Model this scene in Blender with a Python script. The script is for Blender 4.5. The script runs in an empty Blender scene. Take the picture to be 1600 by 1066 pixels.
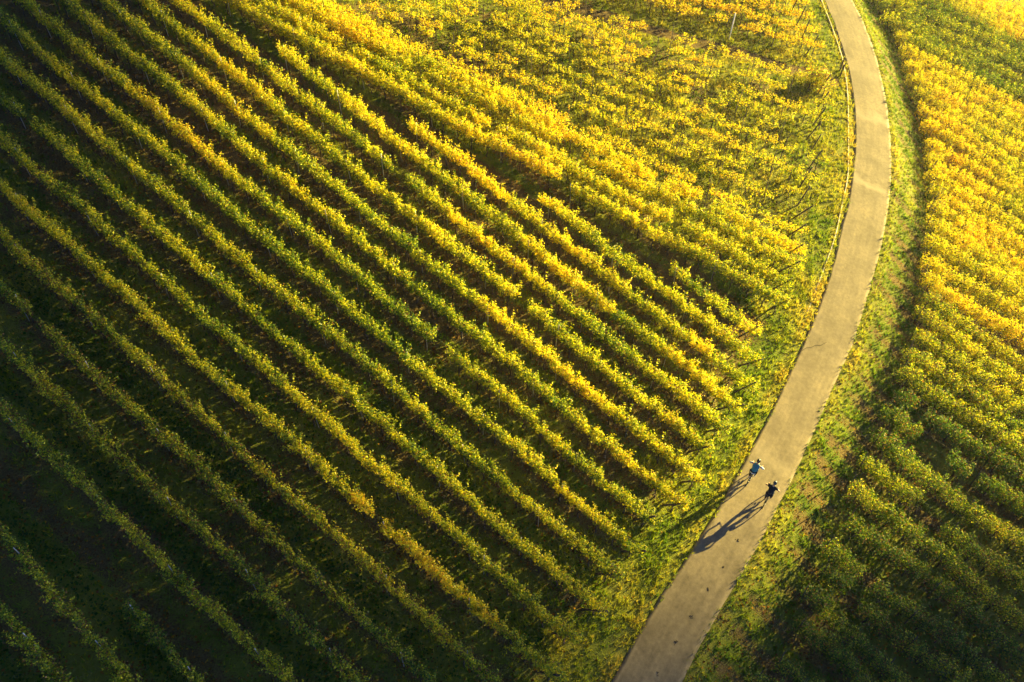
import bpy, bmesh, math, random
import numpy as np
from mathutils import Vector, Matrix, Euler

random.seed(7)
rng = np.random.default_rng(7)
sc = bpy.context.scene
col = sc.collection

# ------------------------------------------------------------------ camera, sky, sun, exposure
CAM_H = 39.417
cd = bpy.data.cameras.new('camera'); cam = bpy.data.objects.new('camera', cd); col.objects.link(cam)
cd.sensor_width = 36.0; cd.lens = 1244.0 / 1600 * 36; cd.clip_start = 0.5; cd.clip_end = 6000
cam.matrix_world = Matrix(((0.99964, -0.02685, 0.0, 0.0), (0.01997, 0.74368, -0.66824, 0.0),
                           (0.01794, 0.668, 0.74395, CAM_H), (0, 0, 0, 1)))
sc.camera = cam

SUN_AZ, SUN_EL = math.radians(53.5), math.radians(9.5)
world = bpy.data.worlds.new('World'); sc.world = world; world.use_nodes = True
wn = world.node_tree.nodes; wl = world.node_tree.links
wn.clear()
sky = wn.new('ShaderNodeTexSky'); sky.sky_type = 'NISHITA'; sky.sun_disc = False
sky.sun_elevation = SUN_EL; sky.sun_rotation = SUN_AZ; sky.air_density = 0.18; sky.dust_density = 0.15; sky.ozone_density = 1.5
bg = wn.new('ShaderNodeBackground'); bg.inputs['Strength'].default_value = 0.05
wo = wn.new('ShaderNodeOutputWorld')
wl.new(sky.outputs[0], bg.inputs[0]); wl.new(bg.outputs[0], wo.inputs[0])

sund = bpy.data.lights.new('sun', 'SUN'); sund.energy = 5.0; sund.angle = math.radians(0.53); sund.color = (1.0, 0.78, 0.22)
sun = bpy.data.objects.new('sun', sund); col.objects.link(sun)
sdir = Vector((math.cos(SUN_EL) * math.sin(SUN_AZ), math.cos(SUN_EL) * math.cos(SUN_AZ), math.sin(SUN_EL)))
sun.rotation_euler = sdir.to_track_quat('Z', 'Y').to_euler(); sun.location = sdir * 80

sc.view_settings.view_transform = 'Standard'; sc.view_settings.look = 'None'
sc.view_settings.gamma = 1.0; sc.view_settings.use_curve_mapping = False
sc.view_settings.exposure = 2.92
sc.cycles.max_bounces = 6; sc.cycles.diffuse_bounces = 3; sc.cycles.transmission_bounces = 4; sc.cycles.glossy_bounces = 2

# ------------------------------------------------------------------ helpers
def tag(o, label=None, cat=None, group=None, kind=None):
    if label: o['label'] = label
    if cat: o['category'] = cat
    if group: o['group'] = group
    if kind: o['kind'] = kind
    return o

def empty(name, loc=(0, 0, 0), rot=(0, 0, 0)):
    o = bpy.data.objects.new(name, None); col.objects.link(o); o.location = loc; o.rotation_euler = rot
    o.empty_display_size = 0.2
    return o

def put(name, me, parent=None, mat=None, loc=(0, 0, 0), rot=(0, 0, 0)):
    o = bpy.data.objects.new(name, me); col.objects.link(o)
    if mat and not me.materials: me.materials.append(mat)
    if parent: o.parent = parent
    o.location = loc; o.rotation_euler = rot
    return o

def mesh_np(name, verts, faces, smooth=False, attrs=None):
    """verts Nx3; faces list of equal-size arrays [(M,k), ...]"""
    me = bpy.data.meshes.new(name)
    verts = np.asarray(verts, np.float32)
    me.vertices.add(len(verts)); me.vertices.foreach_set('co', verts.ravel())
    idx = []; st = []; tot = []; off = 0
    for F in faces:
        F = np.asarray(F, np.int32)
        if not len(F): continue
        k = F.shape[1]
        idx.append(F.ravel()); st.append(off + np.arange(len(F)) * k); tot.append(np.full(len(F), k)); off += F.size
    idx = np.concatenate(idx).astype(np.int32); st = np.concatenate(st).astype(np.int32); tot = np.concatenate(tot).astype(np.int32)
    me.loops.add(len(idx)); me.loops.foreach_set('vertex_index', idx)
    me.polygons.add(len(st)); me.polygons.foreach_set('loop_start', st); me.polygons.foreach_set('loop_total', tot)
    if smooth: me.polygons.foreach_set('use_smooth', np.ones(len(st), bool))
    for n, a in (attrs or {}).items():
        at = me.attributes.new(n, 'FLOAT', 'POINT'); at.data.foreach_set('value', np.asarray(a, np.float32))
    me.update(calc_edges=True); me.validate()
    return me

class MB:
    """collects shapes for one mesh"""
    def __init__(s): s.v = []; s.f = []
    def _add(s, v, f):
        o = len(s.v); s.v += [tuple(p) for p in v]; s.f += [tuple(i + o for i in q) for q in f]
    def tube(s, pts, rad, n=8, cap=True):
        pts = [Vector(p) for p in pts]
        if not isinstance(rad, (list, tuple)): rad = [rad] * len(pts)
        v = []; f = []
        for i, p in enumerate(pts):
            d = (pts[min(i + 1, len(pts) - 1)] - pts[max(i - 1, 0)]).normalized()
            a = d.orthogonal().normalized() if i == 0 else (a - d * a.dot(d)).normalized()
            b = d.cross(a)
            for k in range(n):
                t = 2 * math.pi * k / n
                v.append(p + (a * math.cos(t) + b * math.sin(t)) * rad[i])
        for i in range(len(pts) - 1):
            for k in range(n):
                f.append((i * n + k, i * n + (k + 1) % n, (i + 1) * n + (k + 1) % n, (i + 1) * n + k))
        if cap:
            f.append(tuple(reversed(range(n)))); f.append(tuple((len(pts) - 1) * n + k for k in range(n)))
        s._add(v, f); return s
    def torus(s, c, R, r, axis='y', n=28, m=8):
        v = []; f = []
        for i in range(n):
            t = 2 * math.pi * i / n
            for j in range(m):
                u = 2 * math.pi * j / m
                q = R + r * math.cos(u)
                x, y, z = q * math.cos(t), r * math.sin(u), q * math.sin(t)
                v.append((c[0] + x, c[1] + y, c[2] + z))
        for i in range(n):
            for j in range(m):
                f.append((i * m + j, i * m + (j + 1) % m, ((i + 1) % n) * m + (j + 1) % m, ((i + 1) % n) * m + j))
        s._add(v, f); return s
    def ell(s, c, r, n=14, m=9, cut=None):
        v = []; f = []
        for i in range(m + 1):
            th = math.pi * i / m
            if cut is not None: th = min(th, cut)
            for k in range(n):
                t = 2 * math.pi * k / n
                v.append((c[0] + r[0] * math.sin(th) * math.cos(t), c[1] + r[1] * math.sin(th) * math.sin(t), c[2] + r[2] * math.cos(th)))
        for i in range(m):
            for k in range(n):
                f.append((i * n + k, (i + 1) * n + k, (i + 1) * n + (k + 1) % n, i * n + (k + 1) % n))
        s._add(v, f); return s
    def build(s, name, mat, parent=None, smooth=True, loc=(0, 0, 0)):
        me = bpy.data.meshes.new(name); me.from_pydata(s.v, [], s.f); me.update()
        bm = bmesh.new(); bm.from_mesh(me); bmesh.ops.remove_doubles(bm, verts=bm.verts, dist=1e-5)
        bmesh.ops.recalc_face_normals(bm, faces=bm.faces); bm.to_mesh(me); bm.free()
        if smooth: me.polygons.foreach_set('use_smooth', [True] * len(me.polygons))
        me.materials.append(mat)
        return put(name, me, parent, loc=loc)

# value noise in numpy (2D / 3D lattice)
def vnoise(x, y, seed=0):
    x = np.asarray(x, float); y = np.asarray(y, float)
    xi = np.floor(x).astype(np.int64); yi = np.floor(y).astype(np.int64); fx = x - xi; fy = y - yi
    def h(a, b):
        n = (a * 374761393 + b * 668265263 + seed * 1442695041) & 0xffffffff
        n = ((n ^ (n >> 13)) * 1274126177) & 0xffffffff
        return ((n ^ (n >> 16)) & 0xffff) / 65535.0
    ux = fx * fx * (3 - 2 * fx); uy = fy * fy * (3 - 2 * fy)
    return (h(xi, yi) * (1 - ux) + h(xi + 1, yi) * ux) * (1 - uy) + (h(xi, yi + 1) * (1 - ux) + h(xi + 1, yi + 1) * ux) * uy
def fbm(x, y, seed=0, o=3):
    r = 0; a = 0.5; t = 0
    for i in range(o):
        r = r + a * vnoise(x * 2 ** i, y * 2 ** i, seed + i * 17); t += a; a *= 0.5
    return r / t

# ------------------------------------------------------------------ layout (metres, on the sloping ground)
MAIN = [(0, (-19.91, 12.74), (-16.96, 10.37)), (1, (-20.95, 15.8), (-14.67, 10.6)), (2, (-15.73, 13.66), (-12.1, 10.86)),
 (3, (-22.85, 21.26), (-8.74, 11.25)), (4, (-23.72, 24.21), (-5.76, 11.46)), (5, (-24.77, 27.28), (-2.96, 11.8)),
 (6, (-25.86, 30.39), (-0.09, 12.1)), (7, (-26.9, 33.46), (2.7, 12.44)), (8, (-27.97, 36.54), (3.49, 14.21)),
 (9, (-29.12, 39.69), (5.0, 15.47)), (10, (-30.1, 42.71), (5.73, 17.28)), (11, (-31.27, 45.87), (7.1, 18.64)),
 (12, (-30.17, 47.43), (7.84, 20.44)), (13, (-27.84, 48.1), (9.58, 21.54)), (14, (-26.0, 49.13), (10.75, 23.04)),
 (15, (-24.11, 50.12), (11.39, 24.91)), (16, (-21.74, 50.76), (12.64, 26.36)), (17, (-15.8, 48.88), (13.58, 28.02)),
 (18, (-6.95, 44.92), (14.82, 29.47)), (19, (1.81, 41.03), (15.37, 31.41)), (20, (10.02, 37.54), (15.61, 33.57))]
LEFT = [(28.0, 86.0), (28.4, 80.0), (28.72, 75.37), (29.01, 72.4), (29.08, 69.2), (29.05, 65.42), (28.69, 61.97), (28.09, 58.63), (27.44, 55.81),
 (26.51, 52.54), (25.29, 48.85), (23.93, 45.77), (22.52, 42.05), (21.21, 39.25), (20.05, 36.99), (18.76, 34.56), (16.11, 29.88),
 (13.93, 26.34), (11.49, 22.51), (9.15, 19.22), (7.6, 17.09), (6.49, 15.44), (5.1, 13.19), (3.2, 10.0), (0.5, 5.0)]
RIGHT = [(31.0, 86.0), (31.6, 81.0), (32.03, 76.79), (32.45, 74.3), (32.6, 70.73), (32.5, 67.17), (32.05, 62.77), (31.32, 58.42), (30.2, 53.65), (29.09, 50.27),
 (27.51, 46.01), (26.28, 43.18), (24.45, 39.38), (22.83, 35.95), (20.33, 31.83), (17.7, 27.21), (16.06, 24.63), (14.13, 21.6),
 (12.07, 18.62), (10.38, 16.34), (8.59, 13.55), (6.7, 10.5), (3.9, 5.0)]
KERB = [(28.3, 79.0), (28.5, 75.28), (28.75, 71.37), (28.85, 66.75), (28.35, 62.62), (27.75, 59.69), (27.08, 56.66), (26.12, 52.42), (25.6, 50.71), (24.9, 49.06),
 (23.5, 45.22), (22.15, 42.37), (21.05, 40.16), (19.7, 37.44), (18.25, 34.7), (17.05, 32.63), (15.78, 30.39), (14.68, 28.66),
 (13.49, 26.87), (12.43, 24.83), (11.29, 23.33), (10.64, 22.49)]
HEADS = [(12.22, 13.65), (13.52, 14.58), (14.87, 16.43), (15.45, 18.0), (16.87, 19.39), (17.28, 20.97), (18.89, 22.63), (19.54, 24.6),
 (20.74, 26.28), (22.07, 28.03), (23.17, 30.15), (24.46, 31.74), (25.2, 33.4), (26.0, 34.89), (26.9, 36.6), (27.8, 38.4), (28.6, 40.2), (29.3, 42.0),
 (29.9, 43.9), (30.6, 45.8), (31.3, 47.6), (32.0, 49.4), (32.5, 51.3), (32.95, 53.2), (33.4, 55.1), (33.9, 57.1), (34.15, 59.1),
 (34.35, 61.1), (34.5, 63.1), (34.6, 65.1), (34.7, 67.1), (34.8, 69.2), (34.85, 71.2), (34.1, 73.3), (33.9, 75.4), (33.8, 77.5), (33.7, 79.6), (33.6, 81.7), (33.5, 83.8), (33.5, 85.9), (33.5, 88.0)]
def bank_h(y): return 1.2 + 0.9 * np.clip((np.asarray(y, float) - 40) / 14, 0, 1)   # the right-hand field lies this much below the road
HEADS = [(a * (1 + .0235 * float(bank_h(b))), b * (1 + .0235 * float(bank_h(b)))) for a, b in HEADS]

def resample(P, step):
    P = np.array(P, float); s = np.r_[0, np.cumsum(np.linalg.norm(np.diff(P, axis=0), axis=1))]
    # smooth with a Catmull-like cubic via repeated averaging on a fine sampling
    q = np.arange(0, s[-1], step); X = np.interp(q, s, P[:, 0]); Y = np.interp(q, s, P[:, 1])
    k = max(3, int(4.0 / step) | 1); ker = np.hanning(k + 2)[1:-1]; ker /= ker.sum()
    def sm(v):
        vp = np.r_[2 * v[0] - v[1:k // 2 + 1][::-1], v, 2 * v[-1] - v[-k // 2:-1][::-1]]
        return np.convolve(vp, ker, 'valid')[:len(v)]
    return np.c_[sm(X), sm(Y)]
Lr = resample(LEFT, 0.4); Rr = resample(RIGHT, 0.4)
nC = 240
def param(P, n): 
    s = np.r_[0, np.cumsum(np.linalg.norm(np.diff(P, axis=0), axis=1))]; q = np.linspace(0, s[-1], n)
    return np.c_[np.interp(q, s, P[:, 0]), np.interp(q, s, P[:, 1])]
Lp, Rp = param(Lr, nC), param(Rr, nC)
Mid = (Lp + Rp) / 2
Tan = np.gradient(Mid, axis=0); Tan /= np.linalg.norm(Tan, axis=1)[:, None]
Nor = np.c_[Tan[:, 1], -Tan[:, 0]]
nl = np.array([np.hypot(*(Lr - m_).T).min() for m_ in Mid]); nr = np.array([np.hypot(*(Rr - m_).T).min() for m_ in Mid])
if ((Rp - Lp) * Nor).sum() < 0: Nor = -Nor
Mid = Mid + Nor * ((nr - nl) / 2)[:, None]; Half = (nl + nr) / 2

def road_d(x, y):
    """signed distance from the road edge (negative on the road) and side (+1 = right of the photo)"""
    x = np.asarray(x, float); y = np.asarray(y, float); sh = x.shape
    p = np.c_[x.ravel(), y.ravel()]; d = np.empty(len(p)); sd = np.empty(len(p))
    for a in range(0, len(p), 20000):
        q = p[a:a + 20000]; D = np.hypot(q[:, None, 0] - Mid[None, :, 0], q[:, None, 1] - Mid[None, :, 1])
        i = D.argmin(1); v = q - Mid[i]; t = Tan[i]
        lat = v[:, 0] * t[:, 1] - v[:, 1] * t[:, 0]
        d[a:a + 20000] = np.hypot(v[:, 0], v[:, 1]) - Half[i]; sd[a:a + 20000] = -np.sign(lat)
    return d.reshape(sh), sd.reshape(sh)

GX, GY = -0.2401, 0.1613

def plane(x, y): return GX * x + GY * y
def ground(x, y):
    x = np.asarray(x, float); y = np.asarray(y, float)
    d, s = road_d(x, y)
    k = np.clip((d - 0.05) / 1.2, 0, 1)
    b = (fbm(x * 0.9, y * 0.9, 3) - 0.5) * 0.16 + (fbm(x * 0.22, y * 0.22, 9) - 0.5) * 0.35
    bank = bank_h(y) * np.clip((d - 0.4) / 4.2, 0, 1); bank = np.where(s > 0, bank, 0)
    return plane(x, y) + k * (b + 0.02) - 0.02 - bank
def gz(x, y): return float(ground(np.array([x]), np.array([y]))[0])

RD = math.radians(124.9)                      # the direction the main rows run downhill
ex = (math.sin(RD), math.cos(RD)); ey = (math.cos(RD), -math.sin(RD))      # along / across
P7 = MAIN[7][1]
def lane(x, y):                               # which lane between the main rows (row 7 = 7.0)
    return 7 + (-(x - P7[0]) * ey[0] * 1 - (y - P7[1]) * ey[1]) / 1.9 * (-1)
sgn = 1 if lane(*MAIN[12][1]) > 7 else -1
def lane_k(x, y): return 7 + sgn * (lane(x, y) - 7)

N0, N1 = (-17.8, 52.2), (15.3, 37.3)          # lower edge of the upper plot
def upper_s(x, y):                            # perpendicular distance above that edge
    dx, dy = N1[0] - N0[0], N1[1] - N0[1]; L = math.hypot(dx, dy)
    return ((y - N0[1]) * dx - (x - N0[0]) * dy) / L

def cover(x, y):
    """grass cover 0..1, straw 0..1 for ground and tufts"""
    d, s = road_d(x, y)
    n1 = fbm(x * 0.35, y * 0.35, 21); n2 = fbm(x * 1.3, y * 1.3, 33)
    up = upper_s(x, y); lk = lane_k(x, y)
    g = np.zeros_like(x); straw = np.clip(0.25 + 0.9 * (n1 - 0.5), 0, 1)
    main = (s < 0) & (up < 1.0)
    lane_i = np.floor(lk).astype(int)
    fr = lk - np.floor(lk)
    mid = np.clip(1 - np.abs(fr - 0.5) / 0.42, 0, 1)
    g = np.where(main, np.where(lane_i % 2 == 1, 0.85, 0.55) * (0.35 + 0.9 * mid) * (0.3 + 1.4 * n1), g)
    g = np.where((s < 0) & (up >= 1.0), 0.52 + 1.1 * (n1 - 0.42), g)
    right_stripe = 0.5 + 0.5 * np.sin((x * math.cos(math.radians(121)) * -1 + y * math.sin(math.radians(121))) * 2 * math.pi / 2.05)
    g = np.where(s > 0, 0.25 + 0.62 * right_stripe + 0.6 * (n1 - 0.5), g)
    verge = np.clip(1 - (d - 2.2) / 1.2, 0, 1) * (s < 0)
    g = np.maximum(g, verge * (0.75 + 0.5 * (n2 - 0.5)))
    g = np.where((s > 0) & (d < 0.8), np.maximum(g, 0.55 + 0.7 * (n2 - 0.5)), g)
    g = np.clip(g + 0.3 * (n2 - 0.5), 0, 1)
    trk = (np.abs(y - 63.6 + 0.02 * (x - 11)) < 0.55 + 0.3 * n2) & (x > -2) & (x < 27.8)
    g = np.where(trk, 0.0, g); straw = np.where(trk, 0.1, straw)
    g = g * np.clip((d + 0.16) / 0.12, 0, 1)
    edge = np.clip(1 - np.abs(d - 0.35) / 0.6, 0, 1)
    straw = np.clip(straw + 0.45 * edge + 0.12 * ((s < 0) & (up > 2)), 0, 1)  # straw along the road edge; upper plot raised too, painting its sunlit look
    return g, straw

# ------------------------------------------------------------------ materials
def mat(name):
    m = bpy.data.materials.new(name); m.use_nodes = True
    nt = m.node_tree; b = nt.nodes['Principled BSDF']
    return m, nt, b
def simple(name, c, rough=0.7, metal=0.0, var=0.25, scale=6.0):
    m, nt, b = mat(name)
    tc = nt.nodes.new('ShaderNodeTexCoord'); n = nt.nodes.new('ShaderNodeTexNoise'); n.inputs['Scale'].default_value = scale; n.inputs['Detail'].default_value = 4
    r = nt.nodes.new('ShaderNodeValToRGB')
    r.color_ramp.elements[0].position = 0.3; r.color_ramp.elements[1].position = 0.7
    r.color_ramp.elements[0].color = tuple(max(0, v * (1 - var)) for v in c) + (1,)
    r.color_ramp.elements[1].color = tuple(min(1, v * (1 + var)) for v in c) + (1,)
    nt.links.new(tc.outputs['Object'], n.inputs['Vector']); nt.links.new(n.outputs['Fac'], r.inputs[0]); nt.links.new(r.outputs[0], b.inputs['Base Color'])
    b.inputs['Roughness'].default_value = rough; b.inputs['Metallic'].default_value = metal
    return m
def ramp(nt, stops):
    r = nt.nodes.new('ShaderNodeValToRGB'); e = r.color_ramp.elements
    while len(e) < len(stops): e.new(0.5)
    for el, (p, c) in zip(e, stops): el.position = p; el.color = tuple(c) + (1,)
    return r
def math_n(nt, op, a, b=None):
    n = nt.nodes.new('ShaderNodeMath'); n.operation = op
    for i, v in enumerate((a, b)):
        if v is None: continue
        if isinstance(v, (int, float)): n.inputs[i].default_value = v
        else: nt.links.new(v, n.inputs[i])
    return n.outputs[0]

def leaf_material():
    m = bpy.data.materials.new('vine_leaf'); m.use_nodes = True; nt = m.node_tree; nt.nodes.clear()
    oi = nt.nodes.new('ShaderNodeObjectInfo'); sep = nt.nodes.new('ShaderNodeSeparateColor'); nt.links.new(oi.outputs['Color'], sep.inputs[0])
    a1 = nt.nodes.new('ShaderNodeAttribute'); a1.attribute_name = 'leaf_a'
    a2 = nt.nodes.new('ShaderNodeAttribute'); a2.attribute_name = 'leaf_b'
    # ripeness = the plant's own ripeness + the leaf's own spread
    t = math_n(nt, 'ADD', sep.outputs[0], math_n(nt, 'MULTIPLY', math_n(nt, 'SUBTRACT', a1.outputs['Fac'], 0.5), 0.62))
    r = ramp(nt, [(0.0, (0.045, 0.11, 0.006)), (0.22, (0.11, 0.20, 0.008)), (0.42, (0.34, 0.42, 0.010)), (0.60, (0.76, 0.68, 0.012)),
                  (0.84, (0.90, 0.68, 0.012)), (1.0, (0.86, 0.50, 0.012))])
    nt.links.new(t, r.inputs[0])
    br = nt.nodes.new('ShaderNodeMix'); br.data_type = 'RGBA'
    gt = math_n(nt, 'GREATER_THAN', a2.outputs['Fac'], math_n(nt, 'SUBTRACT', 0.97, math_n(nt, 'MULTIPLY', sep.outputs[1], 0.5)))
    nt.links.new(gt, br.inputs[0]); nt.links.new(r.outputs[0], br.inputs[6]); br.inputs[7].default_value = (0.30, 0.15, 0.025, 1)
    df = nt.nodes.new('ShaderNodeBsdfDiffuse'); tr = nt.nodes.new('ShaderNodeBsdfTranslucent'); gl = nt.nodes.new('ShaderNodeBsdfGlossy')
    gl.inputs['Roughness'].default_value = 0.5
    nt.links.new(br.outputs[2], df.inputs[0]); nt.links.new(br.outputs[2], tr.inputs[0])
    mx = nt.nodes.new('ShaderNodeMixShader'); mx.inputs[0].default_value = 0.42
    nt.links.new(df.outputs[0], mx.inputs[1]); nt.links.new(tr.outputs[0], mx.inputs[2])
    m2 = nt.nodes.new('ShaderNodeMixShader'); m2.inputs[0].default_value = 0.03
    nt.links.new(mx.outputs[0], m2.inputs[1]); nt.links.new(gl.outputs[0], m2.inputs[2])
    out = nt.nodes.new('ShaderNodeOutputMaterial'); nt.links.new(m2.outputs[0], out.inputs[0])
    return m
M_leaf = leaf_material()

def blade_material(name, stops, trans=0.4):
    m = bpy.data.materials.new(name); m.use_nodes = True; nt = m.node_tree; nt.nodes.clear()
    a = nt.nodes.new('ShaderNodeAttribute'); a.attribute_name = 'tint'
    r = ramp(nt, stops); nt.links.new(a.outputs['Fac'], r.inputs[0])
    df = nt.nodes.new('ShaderNodeBsdfDiffuse'); tr = nt.nodes.new('ShaderNodeBsdfTranslucent')
    nt.links.new(r.outputs[0], df.inputs[0]); nt.links.new(r.outputs[0], tr.inputs[0])
    mx = nt.nodes.new('ShaderNodeMixShader'); mx.inputs[0].default_value = trans
    nt.links.new(df.outputs[0], mx.inputs[1]); nt.links.new(tr.outputs[0], mx.inputs[2])
    out = nt.nodes.new('ShaderNodeOutputMaterial'); nt.links.new(mx.outputs[0], out.inputs[0])
    return m
M_grass = blade_material('grass_blade', [(0.0, (0.05, 0.12, 0.010)), (0.35, (0.15, 0.25, 0.014)), (0.65, (0.42, 0.42, 0.02)), (1.0, (0.56, 0.40, 0.06))])
M_litter = blade_material('fallen_leaf', [(0.0, (0.09, 0.04, 0.014)), (0.4, (0.22, 0.09, 0.02)), (0.75, (0.38, 0.19, 0.02)), (1.0, (0.5, 0.33, 0.03))], 0.25)
M_weed = blade_material('weed_leaf', [(0.0, (0.025, 0.08, 0.012)), (1.0, (0.07, 0.15, 0.02))], 0.35)

def ground_material():
    m, nt, b = mat('vineyard_soil')
    g = nt.nodes.new('ShaderNodeAttribute'); g.attribute_name = 'grassy'
    s = nt.nodes.new('ShaderNodeAttribute'); s.attribute_name = 'straw'
    tc = nt.nodes.new('ShaderNodeTexCoord')
    n1 = nt.nodes.new('ShaderNodeTexNoise'); n1.inputs['Scale'].default_value = 2.2; n1.inputs['Detail'].default_value = 8; n1.inputs['Roughness'].default_value = 0.7
    n2 = nt.nodes.new('ShaderNodeTexNoise'); n2.inputs['Scale'].default_value = 14; n2.inputs['Detail'].default_value = 6
    for n in (n1, n2): nt.links.new(tc.outputs['Object'], n.inputs['Vector'])
    soil = ramp(nt, [(0.25, (0.075, 0.052, 0.020)), (0.5, (0.13, 0.092, 0.034)), (0.75, (0.20, 0.15, 0.06))]); nt.links.new(n2.outputs['Fac'], soil.inputs[0])
    gr = ramp(nt, [(0.25, (0.055, 0.10, 0.012)), (0.6, (0.13, 0.17, 0.018)), (0.8, (0.22, 0.21, 0.03))]); nt.links.new(n1.outputs['Fac'], gr.inputs[0])
    st = nt.nodes.new('ShaderNodeMix'); st.data_type = 'RGBA'; st.inputs[7].default_value = (0.34, 0.29, 0.05, 1)
    nt.links.new(math_n(nt, 'MULTIPLY', s.outputs['Fac'], 0.7), st.inputs[0]); nt.links.new(gr.outputs[0], st.inputs[6])
    f = math_n(nt, 'ADD', g.outputs['Fac'], math_n(nt, 'MULTIPLY', math_n(nt, 'SUBTRACT', n2.outputs['Fac'], 0.5), 1.2))
    fr = ramp(nt, [(0.3, (0, 0, 0)), (0.6, (1, 1, 1))]); nt.links.new(f, fr.inputs[0])
    mx = nt.nodes.new('ShaderNodeMix'); mx.data_type = 'RGBA'
    nt.links.new(fr.outputs[0], mx.inputs[0]); nt.links.new(soil.outputs[0], mx.inputs[6]); nt.links.new(st.outputs[2], mx.inputs[7])
    nt.links.new(mx.outputs[2], b.inputs['Base Color']); b.inputs['Roughness'].default_value = 1.0; b.inputs['Specular IOR Level'].default_value = 0.1
    bp = nt.nodes.new('ShaderNodeBump'); bp.inputs['Strength'].default_value = 0.7; bp.inputs['Distance'].default_value = 0.12
    nt.links.new(n2.outputs['Fac'], bp.inputs['Height']); nt.links.new(bp.outputs[0], b.inputs['Normal'])
    return m
M_ground = ground_material()

def road_material():
    m, nt, b = mat('worn_asphalt')
    u = nt.nodes.new('ShaderNodeAttribute'); u.attribute_name = 'across'
    v = nt.nodes.new('ShaderNodeAttribute'); v.attribute_name = 'along'
    tc = nt.nodes.new('ShaderNodeTexCoord')
    def noise(scale, detail, src=None, rough=0.6):
        n = nt.nodes.new('ShaderNodeTexNoise'); n.inputs['Scale'].default_value = scale; n.inputs['Detail'].default_value = detail; n.inputs['Roughness'].default_value = rough
        nt.links.new(src or tc.outputs['Object'], n.inputs['Vector']); return n.outputs['Fac']
    cb = nt.nodes.new('ShaderNodeCombineXYZ'); nt.links.new(math_n(nt, 'MULTIPLY', u.outputs['Fac'], 2.4), cb.inputs[0]); nt.links.new(math_n(nt, 'MULTIPLY', v.outputs['Fac'], 0.10), cb.inputs[1])
    streak = noise(2.0, 4, cb.outputs[0]); fine = noise(16, 8, None, 0.85); blot = noise(0.55, 5)
    base = ramp(nt, [(0.38, (0.100, 0.080, 0.050)), (0.5, (0.180, 0.145, 0.091)), (0.62, (0.285, 0.228, 0.138))])
    t = math_n(nt, 'ADD', math_n(nt, 'ADD', math_n(nt, 'MULTIPLY', streak, 0.18), math_n(nt, 'MULTIPLY', noise(4.5, 6), 0.25)), math_n(nt, 'ADD', math_n(nt, 'MULTIPLY', blot, 0.32), math_n(nt, 'MULTIPLY', fine, 0.25)))
    nt.links.new(t, base.inputs[0])
    # pale dust towards the edges, broken by noise
    e = math_n(nt, 'ABSOLUTE', u.outputs['Fac'])
    ef = math_n(nt, 'ADD', e, math_n(nt, 'MULTIPLY', math_n(nt, 'SUBTRACT', noise(1.4, 6), 0.5), 0.9))
    er = ramp(nt, [(0.80, (0, 0, 0)), (1.05, (1, 1, 1))]); nt.links.new(ef, er.inputs[0])
    mx = nt.nodes.new('ShaderNodeMix'); mx.data_type = 'RGBA'; nt.links.new(math_n(nt, 'MULTIPLY', er.outputs[0], 0.4), mx.inputs[0])
    nt.links.new(base.outputs[0], mx.inputs[6]); mx.inputs[7].default_value = (0.30, 0.24, 0.15, 1)
    # pale worn repair bands lying across the road at the upper bend
    bands = None
    for (bx, by, hw, amt) in BANDS:
        a0 = float(s_along[np.hypot(Mid[:, 0] - bx, Mid[:, 1] - by).argmin()])
        wob = math_n(nt, 'ADD', math_n(nt, 'SUBTRACT', v.outputs['Fac'], a0), math_n(nt, 'MULTIPLY', math_n(nt, 'SUBTRACT', noise(0.9, 5), 0.5), 2.6))
        q = math_n(nt, 'MULTIPLY', math_n(nt, 'MAXIMUM', math_n(nt, 'SUBTRACT', 1.0, math_n(nt, 'DIVIDE', math_n(nt, 'ABSOLUTE', wob), hw)), 0.0), amt)
        bands = q if bands is None else math_n(nt, 'ADD', bands, q)
    mb_ = nt.nodes.new('ShaderNodeMix'); mb_.data_type = 'RGBA'; nt.links.new(bands, mb_.inputs[0]); nt.links.new(mx.outputs[2], mb_.inputs[6]); mb_.inputs[7].default_value = (0.36, 0.30, 0.20, 1)
    mx = mb_
    pb = nt.nodes.new('ShaderNodeTexVoronoi'); pb.inputs['Scale'].default_value = 9.0; nt.links.new(tc.outputs['Object'], pb.inputs['Vector'])
    spk = ramp(nt, [(0.02, (1, 1, 1)), (0.06, (0, 0, 0))]); nt.links.new(pb.outputs['Distance'], spk.inputs[0])
    m3 = nt.nodes.new('ShaderNodeMix'); m3.data_type = 'RGBA'; nt.links.new(math_n(nt, 'MULTIPLY', spk.outputs[0], math_n(nt, 'GREATER_THAN', noise(3.0, 2), 0.58)), m3.inputs[0])
    nt.links.new(mx.outputs[2], m3.inputs[6]); m3.inputs[7].default_value = (0.10, 0.075, 0.045, 1)
    nt.links.new(m3.outputs[2], b.inputs['Base Color'])
    b.inputs['Roughness'].default_value = 0.9; b.inputs['Specular IOR Level'].default_value = 0.25
    bp = nt.nodes.new('ShaderNodeBump'); bp.inputs['Strength'].default_value = 0.35; bp.inputs['Distance'].default_value = 0.01
    nt.links.new(fine, bp.inputs['Height']); nt.links.new(bp.outputs[0], b.inputs['Normal'])
    return m
BANDS = [(29.8, 59.5, 0.9, .6), (28.0, 51.3, 0.8, .7), (15.9, 25.6, 0.9, .35), (30.6, 66.0, 1.6, .25)]
s_along = np.r_[0, np.cumsum(np.linalg.norm(np.diff(Mid, axis=0), axis=1))]
M_road = road_material()
M_kerb = simple('pale_concrete', (0.55, 0.50, 0.40), 0.9, var=0.3, scale=2.5)
M_bark = simple('vine_bark', (0.075, 0.05, 0.032), 0.95, var=0.4, scale=14)
M_wood = simple('weathered_wood', (0.085, 0.062, 0.042), 0.9, var=0.4, scale=8)
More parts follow.
